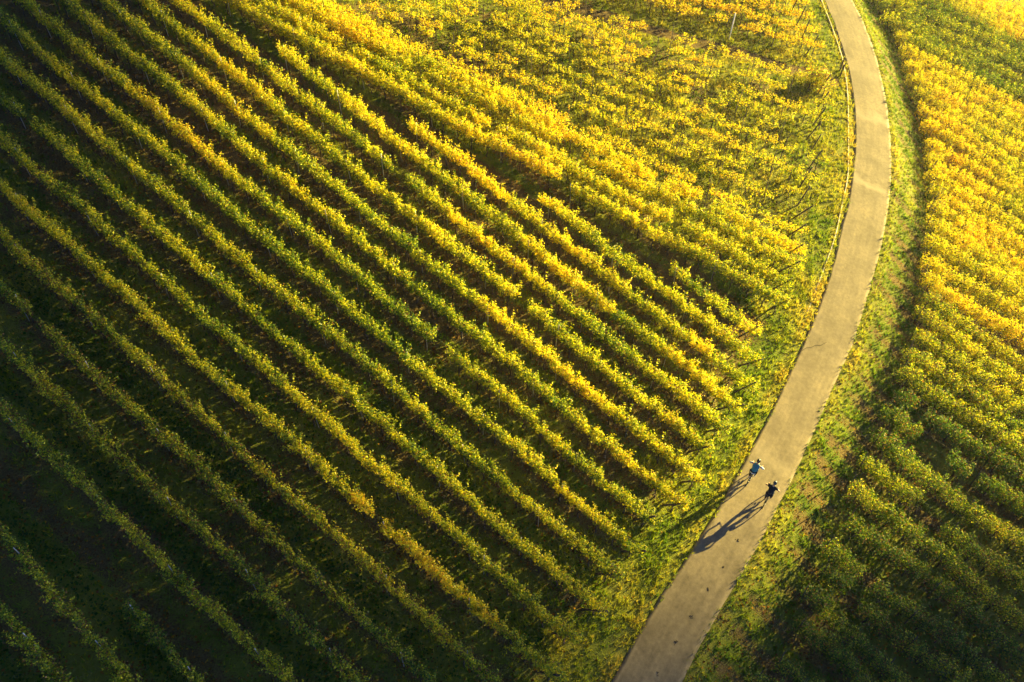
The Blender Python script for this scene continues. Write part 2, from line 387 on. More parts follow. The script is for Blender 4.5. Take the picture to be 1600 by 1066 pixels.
M_steel = simple('galvanised_steel', (0.42, 0.41, 0.39), 0.5, 0.4, var=0.15)
M_wire = simple('trellis_wire', (0.09, 0.08, 0.07), 0.8, 0.3, var=0.1)
M_white = simple('white_paint', (0.8, 0.78, 0.72), 0.6, var=0.06)
M_mud = simple('dry_mud', (0.045, 0.032, 0.02), 1.0, var=0.4, scale=20)
M_shade_blocker = simple('shade_blocker_white', (0.85, 0.85, 0.86), 1.0, var=0.03, scale=0.02)

# ------------------------------------------------------------------ ground, road, kerb
def axis(lo, hi, step, far, n):
    inner = np.arange(lo, hi + step / 2, step); g = np.geomspace(step, far, n)
    return np.r_[lo - np.cumsum(g)[::-1], inner, hi + np.cumsum(g)]
gx = axis(-40, 62, 0.4, 34, 14); gy = axis(2, 96, 0.4, 34, 14)
X, Y = np.meshgrid(gx, gy); Zg = ground(X.ravel(), Y.ravel()).reshape(X.shape)
gg, ss = cover(X.ravel(), Y.ravel())
nx, ny = len(gx), len(gy); I = np.arange(nx * ny).reshape(ny, nx)
F = np.c_[I[:-1, :-1].ravel(), I[:-1, 1:].ravel(), I[1:, 1:].ravel(), I[1:, :-1].ravel()]
me = mesh_np('ground', np.c_[X.ravel(), Y.ravel(), Zg.ravel()], [F], True, {'grassy': gg, 'straw': ss})
tag(put('ground', me, None, M_ground), kind='structure')

na = 15
U = np.linspace(-1, 1, na)
edge_w = 1 + 0.03 * (fbm(np.arange(nC) * 0.45, np.zeros(nC), 5)[:, None] - 0.5) * 2
RX = Mid[:, None, 0] + (Nor[:, 0] * Half)[:, None] * U[None] * edge_w; RY = Mid[:, None, 1] + (Nor[:, 1] * Half)[:, None] * U[None] * edge_w
RZ = plane(RX, RY) + 0.016 + 0.03 * (1 - U[None] ** 2)
s_along = np.r_[0, np.cumsum(np.linalg.norm(np.diff(Mid, axis=0), axis=1))]
top = np.stack([RX, RY, RZ], -1)
side = top[:, [0, -1]].copy(); side[..., 2] -= 0.12
V = np.concatenate([top.reshape(-1, 3), side.reshape(-1, 3)])
I = np.arange(nC * na).reshape(nC, na); J = nC * na + np.arange(nC * 2).reshape(nC, 2)
F = np.c_[I[:-1, :-1].ravel(), I[1:, :-1].ravel(), I[1:, 1:].ravel(), I[:-1, 1:].ravel()]
F2 = np.r_[np.c_[I[:-1, 0], J[:-1, 0], J[1:, 0], I[1:, 0]], np.c_[I[1:, -1], J[1:, 1], J[:-1, 1], I[:-1, -1]]]
au = np.r_[np.tile(U, nC), np.tile([-1, 1], nC)]; av = np.r_[np.repeat(s_along, na), np.repeat(s_along, 2)]
me = mesh_np('road', V, [F, F2], True, {'across': au, 'along': av})
tag(put('road', me, None, M_road), kind='structure')

Kr = resample(KERB[:14], 0.5); n = len(Kr); kt = np.gradient(Kr, axis=0); kt /= np.linalg.norm(kt, axis=1)[:, None]; kn = np.c_[-kt[:, 1], kt[:, 0]]
prof = [(-0.05, -0.1), (-0.045, 0.06), (0.045, 0.065), (0.05, -0.1)]
V = []
for a, h in prof:
    q = Kr + kn * (a * (1 + 0.3 * (fbm(np.arange(n) * 0.7, np.zeros(n) + h, 8) - 0.5)[:, None]))
    V.append(np.c_[q, plane(q[:, 0], q[:, 1]) + h + 0.02 * (fbm(np.arange(n) * 0.5, np.zeros(n), 4) - 0.5) - np.clip((np.arange(n) - n * 0.62) / (n * 0.38), 0, 1) * 0.05])
V = np.stack(V, 1).reshape(-1, 3); I = np.arange(n * 4).reshape(n, 4)
F = np.concatenate([np.c_[I[:-1, k], I[1:, k], I[1:, k + 1], I[:-1, k + 1]] for k in range(3)])
tag(put('kerb', mesh_np('kerb', V, [F]), None, M_kerb), kind='structure')

# ------------------------------------------------------------------ added blocker, out of view, shaped to shade the left and lower field
def build_shade_blocker():
    D = 600.0
    tt = [-320, -200, -120, -80, -56, -43, -32, -21, -14, -7.6, -4.0, 2, 20, 60, 140, 240]
    ww = [60, 30, 16, 13.5, 12.6, 10.9, 8.4, 4.6, 1.0, -3.2, -8.0, -12.8, -16, -16, 0, 50]
    T = np.linspace(-300, 230, 160); Wl = np.interp(T, tt, ww); n = len(T); m = 22
    sa, ca = math.sin(SUN_AZ), math.cos(SUN_AZ); te = math.tan(SUN_EL)
    topz = 70 + 60 * fbm(T * 0.02, T * 0, 2) - (np.abs(T + 35) / 270) ** 2 * 60
    V = np.zeros((n, m, 3))
    for j in range(m):
        a = 2 * math.pi * j / m
        mid = (Wl + np.maximum(topz, Wl + 4)) / 2; hh = np.maximum(np.maximum(topz, Wl + 4) - Wl, 4) / 2
        lump = (0.75 + 0.5 * fbm(T * 0.05 + 7 * math.cos(a), T * 0 + 7 * math.sin(a), 12)) if math.sin(a) > -0.5 else 1.0
        w = mid + hh * math.sin(a) * (lump if math.sin(a) > 0 else 1)
        s = D + 55 * math.cos(a) * lump * np.minimum(1, hh / 20)
        z = w + s * te
        V[:, j] = np.c_[s * sa + T * ca, s * ca - T * sa, z]
    V = V.reshape(-1, 3); I = np.arange(n * m).reshape(n, m); Ir = np.roll(I, -1, 1)
    F = np.c_[I[:-1].ravel(), I[1:].ravel(), Ir[1:].ravel(), Ir[:-1].ravel()]
    me = mesh_np('shade_blocker', V, [F], True)
    tag(put('shade_blocker', me, None, M_shade_blocker), kind='structure')
build_shade_blocker()

# ------------------------------------------------------------------ vine plants (shared meshes)
def leaves_mesh(name, C, Nn, size, seed):
    """five-cornered folded leaf blades at centres C, facing Nn"""
    r = np.random.default_rng(seed); n = len(C)
    Nn = Nn / np.linalg.norm(Nn, axis=1)[:, None]
    t = r.normal(size=(n, 3)); t -= Nn * (t * Nn).sum(1)[:, None]; t /= np.linalg.norm(t, axis=1)[:, None]
    b = np.cross(Nn, t); s = size[:, None]
    fold = 0.28 * s
    P0 = C - t * s * 0.45; P1 = C + b * s * 0.52 + Nn * fold - t * s * 0.12; P2 = C + t * s * 0.55; P3 = C - b * s * 0.52 + Nn * fold - t * s * 0.12
    V = np.stack([P0, P1, P2, P3], 1).reshape(-1, 3); k = np.arange(n) * 4
    F = np.r_[np.c_[k, k + 1, k + 2], np.c_[k, k + 2, k + 3]]
    la = np.repeat(r.random(n), 4); lb = np.repeat(r.random(n), 4)
    return mesh_np(name, V, [F], False, {'leaf_a': la, 'leaf_b': lb})

def vine_mesh(kind, seed):
    r = np.random.default_rng(seed * 101 + len(kind)); C = []; Nn = []; S = []
    if kind == 'hedge': L, n_shoot, per, z0, z1, w, ls = 1.34, 22, 34, 0.95, 1.84, 0.125, 0.104
    elif kind == 'bush': L, n_shoot, per, z0, z1, w, ls = 1.5, 14, 24, 0.85, 1.45, 0.105, 0.10
    else: L, n_shoot, per, z0, z1, w, ls = 1.34, 24, 42, 0.45, 1.70, 0.27, 0.094
    for i in range(n_shoot):
        x0 = (i + r.random()) / n_shoot * L - L / 2 + r.normal() * 0.05; y0 = r.normal() * w * 0.45
        h = z1 - z0 + r.normal() * (0.22 if kind == 'broad' else 0.13)
        if r.random() < 0.10: h += r.uniform(0.15, 0.45)
        lean = r.normal(size=2) * (0.10, 0.13); droop = kind != 'hedge' and r.random() < 0.45
        k = per + int(r.integers(-6, 7)); q = np.sort(r.random(k)) ** 0.85
        x = x0 + lean[0] * q + r.normal(size=k) * 0.075; y = y0 + lean[1] * q * 1.3 + r.normal(size=k) * (w * 0.62) * (1 - 0.35 * q)
        z = z0 + h * q
        if droop:
            sg = 1 if r.random() < 0.5 else -1
            z = z0 + h * np.sin(q * 2.3) * 0.92; y = y0 + sg * (0.05 + 0.5 * np.clip(q - 0.45, 0, 1)) + r.normal(size=k) * 0.1
        C.append(np.c_[x, y, z]); nn = r.normal(size=(k, 3)) * 0.75; nn[:, 1] += np.sign(y) * 0.55; nn[:, 2] += 0.75; Nn.append(nn)
        S.append(ls * (0.6 + 0.75 * r.random(k)) * (1 - 0.3 * q))
    return leaves_mesh('vine_' + kind, np.concatenate(C), np.concatenate(Nn), np.concatenate(S), seed)
VM = {k: [vine_mesh(k, s) for s in range(n)] for k, n in (('hedge', 18), ('bush', 14), ('broad', 16))}
for k in VM:
    for m_ in VM[k]: m_.materials.append(M_leaf)

def trunk_mesh(seed):
    r = random.Random(seed); mb = MB()
    p = [(0, 0, -0.12)]; 
    for i in range(1, 6): p.append((r.uniform(-.06, .06), r.uniform(-.05, .05), i * 0.17))
    mb.tube(p, [.045, .04, .036, .034, .034, .03], 6)
    tp = p[-1]
    for sx in (-1, 1):
        mb.tube([tp, (tp[0] + sx * .2, tp[1] + r.uniform(-.04, .04), .95), (tp[0] + sx * .5, tp[1], .98 + r.uniform(-.05, .05))], [.026, .02, .012], 5)
    for k in range(4):
        x = r.uniform(-.45, .45); mb.tube([(x, 0, .95), (x + r.uniform(-.08, .08), r.uniform(-.1, .1), 1.3), (x + r.uniform(-.12, .12), r.uniform(-.15, .15), 1.65)], [.012, .009, .005], 4)
    o = mb.build('trunk', M_bark); me = o.data; bpy.data.objects.remove(o); return me
TM = [trunk_mesh(s) for s in range(6)]

def stick_mesh(name, h, r0, r1, matl, n=7):
    o = MB().tube([(0, 0, -0.35), (0, 0, h * 0.5), (0, 0, h)], [r0, (r0 + r1) / 2, r1], n).build(name, matl); me = o.data; bpy.data.objects.remove(o); return me
PM_steel = stick_mesh('post', 1.72, 0.024, 0.022, M_steel, 6)
PM_wood = stick_mesh('post', 1.95, 0.045, 0.04, M_wood)
PM_end = stick_mesh('end_post', 1.9, 0.06, 0.052, M_wood, 8)
PM_thin = stick_mesh('post', 2.05, 0.03, 0.026, M_wood)

def ripeness(x, y, seed, lo, hi, sc_=0.16):
    n = float(fbm(np.array([x * sc_]), np.array([y * sc_]), seed, 3)[0])
    n = min(1, max(0, (n - 0.28) / 0.44))
    return lo + (hi - lo) * n

def vine_row(name, A, B, kind, label, group, cat='vine row', spacing=1.1, drop=0.03, ripe=(0.3, 0.7), red=0.1, post_step=5.0,
             post='steel', end_lean=0.0, head_post=False, hscale=1.0, seed=0, ripe_scale=0.16, wires=True):
    r = random.Random(seed * 7919 + 13)
    A = Vector(A); B = Vector(B); d = (B - A); Ln = d.length; d.normalize()
    az = math.atan2(d.y, d.x)
    root = empty(name, (A.x, A.y, gz(A.x, A.y)), (0, 0, az)); tag(root, label, cat, group)
    z0 = root.location.z
    nv = max(1, int(Ln / spacing)); xs = [(i + 0.5) * Ln / nv for i in range(nv)]
    pts = np.array([[A.x + d.x * t, A.y + d.y * t] for t in xs]); gzs = ground(pts[:, 0], pts[:, 1]) - z0
    for t, (px, py), dz in zip(xs, pts, gzs):
        if r.random() < drop * 2.6 * float(np.clip((fbm(np.array([px * .28]), np.array([py * .28]), 88)[0] - .30) / .35, 0, 1.2)): continue
        wob = (0.45 if kind == 'broad' else 0.10) * math.sin(t * 0.5 + seed)
        o = put('vine', r.choice(VM[kind]), root, None, (t + r.uniform(-.12, .12), wob * .5 + r.uniform(-.05, .05), dz), (0, 0, math.pi if r.random() < .5 else 0))
        f = hscale * r.uniform(0.93, 1.06); o.scale = (r.uniform(0.98, 1.12), r.uniform(0.85, 1.15) * (hscale * 0.5 + 0.5), f)
        rp = 0.5 * ripeness(px, py, 4, *ripe, ripe_scale) + 0.5 * ripeness(px, py, seed, *ripe, 0.22) + r.gauss(0, 0.055)
        o.color = (min(1, max(0, rp)), red * r.uniform(0.5, 1.5), r.random(), 1)
        put('trunk', r.choice(TM), o)
    npst = max(1, round(Ln / post_step))
    lean_tot = []
    for i in range(npst + 1):
        t = Ln * i / npst
        if i == npst and end_lean: continue
        if i == 0 and not head_post: t = 0.4
        px, py = A.x + d.x * t, A.y + d.y * t
        pm = {'steel': PM_steel, 'wood': PM_wood, 'thin': PM_thin}[post]
        o = put('post', pm, root, None, (t, r.uniform(-.03, .03), gz(px, py) - z0), (r.gauss(0, .03), r.gauss(0, .04), 0)); o.scale = (1, 1, r.uniform(.95, 1.1) * (hscale * .4 + .6))
    if end_lean:
        t = Ln - 1.15; px, py = A.x + d.x * t, A.y + d.y * t
        put('end_post', PM_end, root, None, (t, 0, gz(px, py) - z0), (0, end_lean + r.gauss(0, .06), 0))
    if wires:
        zz = np.linspace(0, Ln, npst * 2 + 1); gp = ground(A.x + d.x * zz, A.y + d.y * zz) - z0
        for hgt in (1.0, 1.7 * hscale):
            MB().tube([(a, 0, b + hgt) for a, b in zip(zz, gp)], 0.0035, 4, False).build('wire', M_wire, root)
    return root

def ext(A, B, a0=0.0, b0=0.0):
    A = np.array(A); B = np.array(B); d = (B - A) / np.linalg.norm(B - A); return tuple(A - d * a0), tuple(B + d * b0)

ORD = ['first', 'second', 'third', 'fourth', 'fifth', 'sixth', 'seventh', 'eighth', 'ninth', 'tenth', 'eleventh', 'twelfth', 'thirteenth', 'fourteenth',
       'fifteenth', 'sixteenth', 'seventeenth', 'eighteenth', 'nineteenth', 'twentieth', 'twenty-first', 'twenty-second', 'twenty-third', 'twenty-fourth',
       'twenty-fifth', 'twenty-sixth', 'twenty-seventh', 'twenty-eighth', 'twenty-ninth', 'thirtieth', 'thirty-first', 'thirty-second', 'thirty-third',
       'thirty-fourth', 'thirty-fifth', 'thirty-sixth', 'thirty-seventh', 'thirty-eighth', 'thirty-ninth', 'fortieth', 'forty-first', 'forty-second',
       'forty-third', 'forty-fourth', 'forty-fifth', 'forty-sixth']
G_MAIN = 'long hedge-like vine rows on the slope left of the road'
for i, (k, A, B) in enumerate(MAIN):
    a0 = 0.0 if k in (2, 17, 18, 19, 20) else 4.0; b0 = 3.0 if k <= 6 else -0.3
    A2, B2 = ext(A, B, a0, b0)
    o_ = ORD[i]
    if k <= 3: lb = f'dark shaded vine row in the lower left, {o_} up from the bottom left corner'
    elif k <= 6: lb = f'dim rust and green vine row, {o_} up from the bottom left corner'
    elif k == 20: lb = 'shortest vine row of the long row plot, last before the sparse upper plot'
    elif k >= 17: lb = f'shorter vine row starting partway down the slope, {o_} from the bottom left corner'
    else: lb = f'long golden green vine row reaching the grass verge, {o_} up from the bottom left corner'
    ripe = (0.10, 0.50) if k <= 5 else ((0.24, 0.64) if k < 12 else (0.26, 0.72))  # lower-left rows greener and darker: partly own colour, partly painted shade
    vine_row('vine_row', A2, B2, 'hedge', lb, G_MAIN, ripe=ripe, red=0.25 if k <= 6 else 0.06, end_lean=0.66 if k >= 7 else 0.0, seed=k + 1, drop=0.008 if k < 14 else 0.03)

# upper plot: sparser vines on thin stakes, rows turning towards level higher up
G_UP = 'sparse golden vine rows of the plot above the long rows'
spine = [(17.51, 36.5), (17.99, 38.19), (18.81, 39.93), (19.41, 41.4), (19.97, 43.36), (20.94, 45.4), (21.64, 46.94), (22.26, 49.02), (23.32, 51.11),
         (23.75, 52.95), (23.86, 54.6), (24.74, 56.5), (25.41, 58.6), (26.1, 60.9)]
nu = len(spine)
UP_ROWS = []
for i, (px, py) in enumerate(spine):
    f = i / (nu - 1); az = math.radians(113.5 - 3.0 * min(1, f * 3) - 17 * f ** 2.2)
    Ln = 46 if i < 5 else 40
    A = (px - math.sin(az) * Ln, py - math.cos(az) * Ln); B = (px + 0.3, py)
    if i >= 5:                                  # stop before the fan closes up
        A = (px - math.sin(az) * (34 - 1.2 * (i - 5)), py - math.cos(az) * (34 - 1.2 * (i - 5)))
    UP_ROWS.append((A, B))
    lb = f'sparse golden vine row of the upper plot, {ORD[i]} above the long rows'
    vine_row('vine_row', A, B, 'hedge' if i < 4 else 'bush', lb, G_UP, spacing=1.1 if i < 4 else 1.35, drop=(0.02, 0.03, 0.04, 0.07, 0.10, 0.13, 0.16, 0.18, 0.2, 0.2, 0.18, 0.16, 0.15, 0.14)[i],
             ripe=(0.40, 0.72) if i < 3 else (0.48, 0.78), red=0.05, post='steel' if i < 2 else 'thin', post_step=5.0 if i < 3 else 3.6, end_lean=0.6 if i < 6 else 0.25,
             hscale=1.0 if i < 4 else 0.92, seed=100 + i)
# strip of rows above the farm track
G_TOP = 'orange vine rows above the narrow soil track'
for i in range(6):
    y0 = 66.0 + 2.0 * i; az = math.radians(90 - 3 * i * 0.5)
    B = (26.3 - 0.1 * i, y0); A = (B[0] - math.sin(az) * (26 - i), B[1] - math.cos(az) * (26 - i))
    vine_row('vine_row', A, B, 'bush', f'orange tinged vine row beyond the narrow soil track, {ORD[i]} above the track', G_TOP, spacing=1.2, drop=0.12,
             ripe=(0.58, 0.90), red=0.2, post='thin', post_step=4.0, end_lean=0.2, hscale=0.95, seed=140 + i)

# right-hand field
G_R = 'vine rows of the field right of the road'
for i, (px, py) in enumerate(HEADS):
    f = py
    az = 127 - 4 * min(1, max(0, (f - 14) / 20)) - 2 * min(1, max(0, (f - 35) / 22)) - 15 * min(1, max(0, (f - 63) / 14))
    az = math.radians(az)
    Ln = 14 + (py - 13) * 0.30
    B = (px + math.sin(az) * Ln, py + math.cos(az) * Ln)
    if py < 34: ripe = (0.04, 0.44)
    elif py < 43: ripe = (0.25, 0.66)
    elif py < 73.5: ripe = (0.50, 0.76)
    elif py < 84: ripe = (0.12, 0.52)
    else: ripe = (0.5, 0.9)
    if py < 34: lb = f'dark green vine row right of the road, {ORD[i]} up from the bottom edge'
    elif py < 43: lb = f'green and yellow vine row right of the road, {ORD[i]} up from the bottom edge'
    elif py < 73.5: lb = f'dense golden vine row right of the road, {ORD[i]} up from the bottom edge'
    else: lb = f'darker green vine row in the upper right corner, {ORD[i]} up from the bottom edge'
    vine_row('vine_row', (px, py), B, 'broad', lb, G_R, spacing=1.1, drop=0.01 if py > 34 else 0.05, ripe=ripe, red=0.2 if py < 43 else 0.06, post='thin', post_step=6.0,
             head_post=True, seed=200 + i, hscale=1.0)

# ------------------------------------------------------------------ grass, weeds, fallen leaves
def blades(C, h, w, per, tint, seed, name, mat_, flat=0.5):
    r = np.random.default_rng(seed); n = len(C); N = n * per
    c = np.repeat(C, per, 0); hh = np.repeat(h, per) * (0.55 + 0.8 * r.random(N)); ww = np.repeat(w, per)
    a = r.random(N) * 2 * np.pi; rad = r.random(N) * np.repeat(h, per) * 0.45
    base = c + np.c_[np.cos(a) * rad, np.sin(a) * rad, np.zeros(N)]
    b2 = r.random(N) * 2 * np.pi; lean = flat * (0.3 + r.random(N))
    tip = base + np.c_[np.cos(b2) * lean * hh, np.sin(b2) * lean * hh, hh]
    sd = np.c_[-np.sin(b2 + r.normal(size=N) * .5), np.cos(b2 + r.normal(size=N) * .5), np.zeros(N)] * ww[:, None]
    V = np.stack([base - sd - [0, 0, .03], base + sd - [0, 0, .03], tip], 1).reshape(-1, 3)
    k = np.arange(N) * 3
    t = np.clip(np.repeat(tint, per) + r.normal(size=N) * 0.12, 0, 1)
    me = mesh_np(name, V, [np.c_[k, k + 1, k + 2]], False, {'tint': np.repeat(t, 3)})
    return put(name, me, None, mat_)

def in_view(x, y):
    z = plane(x, y) - CAM_H
    cx = 0.99964 * x + 0.01997 * y + 0.01794 * z; cy = -0.02685 * x + 0.74368 * y + 0.668 * z; cz = 0.66824 * y - 0.74395 * z
    u = cx / cz * 1244; v = cy / cz * 1244
    return (np.abs(u) < 840) & (np.abs(v) < 575)
n = 420000
x = rng.uniform(-36, 60, n); y = rng.uniform(8, 92, n); k = in_view(x, y); x, y = x[k], y[k]
g, st = cover(x, y); d, s = road_d(x, y)
verge = ((d < 5) & (s < 0) & (upper_s(x, y) < 30)) | ((s > 0) & (d < 6.5))
dens = np.where(verge, np.where(s > 0, g * 0.75, g), np.where((s < 0) & (upper_s(x, y) >= 1), g * 0.75, np.where(s < 0, g * 0.5, 0.0)))
dens = np.where(d < -0.30 * fbm(x * 1.1, y * 1.1, 77) ** 2 - 0.02, 0, np.where(d < 0.1, 0.45, dens))
k = rng.random(len(x)) < dens * 0.9
x, y, st, d, s, g = x[k], y[k], st[k], d[k], s[k], g[k]
C = np.c_[x, y, ground(x, y)]
n1 = fbm(x * 0.8, y * 0.8, 41)
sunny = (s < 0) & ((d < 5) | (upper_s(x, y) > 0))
tint = np.clip(np.where(sunny, np.where(upper_s(x, y) > 2, 0.30, 0.32), np.where(s > 0, 0.10, 0.16)) + 0.7 * st + 0.6 * (n1 - 0.5), 0, 1)  # verge and upper plot tinted yellower, sunlight painted into the grass
h = 0.10 + 0.16 * fbm(x * 1.7, y * 1.7, 55) * (0.5 + g)
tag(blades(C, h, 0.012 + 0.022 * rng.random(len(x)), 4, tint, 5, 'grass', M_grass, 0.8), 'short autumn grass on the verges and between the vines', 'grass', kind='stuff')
print('grass tufts', len(x))

n = 300000
x = rng.uniform(-36, 30, n); y = rng.uniform(8, 60, n); k = in_view(x, y); x, y = x[k], y[k]
lk = lane_k(x, y); li = np.floor(lk).astype(int); fr = lk - li; d, s = road_d(x, y)
p = np.where((li % 2 == 1) & (li < 7), 1.0, np.where((li % 2 == 1) & (li < 12), 0.25, 0.03)) * np.clip(1 - np.abs(fr - 0.5) / 0.38, 0, 1) * (0.2 + 1.2 * fbm(x * .4, y * .4, 61))
k = (rng.random(len(x)) < p) & (s < 0) & (d > 3.2) & (lk > -1) & (upper_s(x, y) < 0)
x, y = x[k], y[k]; N = len(x)
z = ground(x, y) + 0.03 + rng.random(N) * 0.16
nn = rng.normal(size=(N, 3)) * 0.5; nn[:, 2] += 1
me = leaves_mesh('weeds', np.c_[x, y, z], nn, 0.07 + 0.09 * rng.random(N), 71)
at = me.attributes.new('tint', 'FLOAT', 'POINT'); at.data.foreach_set('value', np.repeat(rng.random(N), 4).astype(np.float32))
tag(put('weeds', me, None, M_weed), 'leafy green weeds filling every second lane between the shaded rows', 'weeds', kind='stuff')

n = 160000
x = rng.uniform(-36, 40, n); y = rng.uniform(8, 80, n); k = in_view(x, y); x, y = x[k], y[k]
lk = lane_k(x, y); fr = lk - np.floor(lk); d, s = road_d(x, y); up = upper_s(x, y)
under = 1 - np.clip(1 - np.abs(fr - 0.5) / 0.5, 0, 1)
p = np.where(up < 1, 0.25 + 0.6 * under, 0.35) * (0.2 + 1.3 * fbm(x * .5, y * .5, 81))
p = np.where(d < 2.6, p * 0.15, p); p = np.where(s > 0, 0.45, p)
k = (rng.random(len(x)) < p) & (d > 0.15)
x, y = x[k], y[k]; N = len(x)
z = ground(x, y) + 0.012 + rng.random(N) * 0.03
nn = rng.normal(size=(N, 3)) * 0.35; nn[:, 2] += 1
me = leaves_mesh('fallen_leaves', np.c_[x, y, z], nn, 0.06 + 0.08 * rng.random(N), 91)
at = me.attributes.new('tint', 'FLOAT', 'POINT'); at.data.foreach_set('value', np.repeat(np.clip(rng.normal(0.45, 0.28, N), 0, 1), 4).astype(np.float32))
tag(put('fallen_leaves', me, None, M_litter), 'brown and yellow fallen leaves under the vine rows', 'leaves', kind='stuff')

# ------------------------------------------------------------------ small things by the road
o = MB().tube([(0, 0, -.3), (0.02, 0, 1.2), (0.03, 0, 2.35)], [.06, .055, .05], 10).build('marker_post', M_white, None, loc=(17.84, 65.0, gz(17.84, 65.0)))
tag(o, 'tall white marker post standing beside the soil track', 'post')
for j, (px, py) in enumerate(((28.1, 64.9), (28.0, 64.2))):
    w = MB().tube([(0, 0, -.3), (.02, .01, .6), (.05, .0, 1.35 - .2 * j)], [.07, .065, .06], 8).build('wooden_stake', M_wood, None, loc=(px, py, gz(px, py)))
    tag(w, ['taller weathered wooden stake beside the kerb at the road bend', 'shorter weathered wooden stake beside the kerb at the road bend'][j], 'stake', 'stakes beside the kerb')

def shrub(px, py, R, name, label, cat, ripe, seed, red=0.4):
    r = np.random.default_rng(seed); root = empty(name, (px, py, gz(px, py))); tag(root, label, cat)
    C = []; Nn = []
    for i in range(26):
        c = r.normal(size=3) * (0.42, 0.42, 0.28) * R + [0, 0, 0.62 * R]; k = 60
        p = c + r.normal(size=(k, 3)) * 0.16 * R; p[:, 2] = np.maximum(p[:, 2], 0.05); C.append(p); nn = r.normal(size=(k, 3)) * .7 + (p - [0, 0, .5 * R]) * .6; nn[:, 2] += .5; Nn.append(nn)
    C = np.concatenate(C); me = leaves_mesh('crown', C, np.concatenate(Nn), 0.08 + 0.08 * r.random(len(C)), seed); me.materials.append(M_leaf)
    o = put('crown', me, root); o.color = (ripe, red, .5, 1)
    mb = MB(); rr = random.Random(seed)
    for i in range(6):
        a = rr.uniform(0, 6.28); q = rr.uniform(.3, .6) * R; mb.tube([(0, 0, -.1), (math.cos(a) * q * .4, math.sin(a) * q * .4, .4 * R), (math.cos(a) * q, math.sin(a) * q, .95 * R)], [.035, .025, .01], 5)
    mb.build('stem', M_bark, root)
shrub(25.2, 62.0, 1.25, 'shrub', 'round dark green and russet shrub at the upper plot corner by the road', 'shrub', 0.5, 301, 0.7)
shrub(17.8, 19.5, 0.42, 'young_vine', 'small lone young vine standing in front of the right field rows', 'young vine', 0.4, 302, 0.1)

CL = [((12.47, 20.98), .12), ((11.47, 19.44), .07), ((10.46, 18.15), .09), ((9.41, 16.69), .11), ((8.47, 15.31), .12), ((7.4, 13.79), .08)]
names = ['splash of dark dried mud on the road nearest the cyclists', 'smallest dark dried mud splash, second down the road from the cyclists', 'dark dried mud splash on the road, third down from the cyclists',
         'dark dried mud splash on the road, fourth down from the cyclists', 'dark dried mud splash on the road, fifth down from the cyclists', 'dark dried mud splash closest to the bottom edge of the photo']
def road_z(px, py):
    i = np.hypot(Mid[:, 0] - px, Mid[:, 1] - py).argmin(); u = np.hypot(Mid[i, 0] - px, Mid[i, 1] - py) / Half[i]
    return plane(px, py) + 0.016 + 0.03 * (1 - min(1, u) ** 2)
for j, ((px, py), R) in enumerate(CL):
    r = random.Random(40 + j); mb = MB()
    for q in range(7):
        a = r.uniform(0, 6.28); dd = r.uniform(0, 1.0) * R; e = R * r.uniform(.18, .42)
        cx_, cy_ = math.cos(a) * dd, math.sin(a) * dd * 1.3
        mb.ell((cx_, cy_, GX * cx_ + GY * cy_ + .004), (e, e * r.uniform(.6, 1.2), .022), 10, 6)
    tag(mb.build('mud_splash', M_mud, None, loc=(px, py, road_z(px, py))), names[j], 'mud', 'dried mud splashes on the road')
mb = MB(); r = random.Random(3)
pts = [(18.75, 34.3), (19.15, 34.6), (19.5, 34.7), (19.85, 34.95), (20.2, 35.0), (20.7, 35.35)]
V = []; Fq = []
for i, (a, b) in enumerate(pts):
    w = 0.012 + r.random() * 0.02
    for sg in (-1, 1): V.append((a + .3 * sg * w, b - sg * w, road_z(a, b) + .006))
for i in range(len(pts) - 1): Fq.append((2 * i, 2 * i + 1, 2 * i + 3, 2 * i + 2))
me = mesh_np('road_crack', V, [Fq]); tag(put('road_crack', me, None, M_mud), kind='structure')

# ------------------------------------------------------------------ cyclists
M_skin = simple('skin', (0.50, 0.30, 0.20), 0.6, var=0.08)
M_blue = simple('blue_jacket', (0.05, 0.23, 0.30), 0.75, var=0.15)
M_pale = simple('pale_cloth', (0.62, 0.64, 0.66), 0.8, var=0.08)
M_black = simple('black_cloth', (0.014, 0.014, 0.017), 0.85, var=0.3)
M_helm = simple('black_helmet', (0.016, 0.016, 0.02), 0.3, var=0.1)
M_grey = simple('grey_helmet', (0.05, 0.055, 0.07), 0.3, var=0.1)
M_shoe = simple('dark_shoe', (0.03, 0.03, 0.03), 0.7, var=0.2)
M_wshoe = simple('white_shoe', (0.7, 0.68, 0.64), 0.6, var=0.08)
M_frame = simple('black_frame_paint', (0.02, 0.02, 0.024), 0.3, 0.2, var=0.1)
M_rubber = simple('tyre_rubber', (0.02, 0.02, 0.02), 0.85, var=0.2)
M_alloy = simple('alloy', (0.5, 0.5, 0.5), 0.35, 0.9, var=0.1)
M_red = simple('red_reflector', (0.5, 0.02, 0.015), 0.3, var=0.1)
M_yel = simple('bright_collar', (0.65, 0.50, 0.12), 0.7, var=0.1)

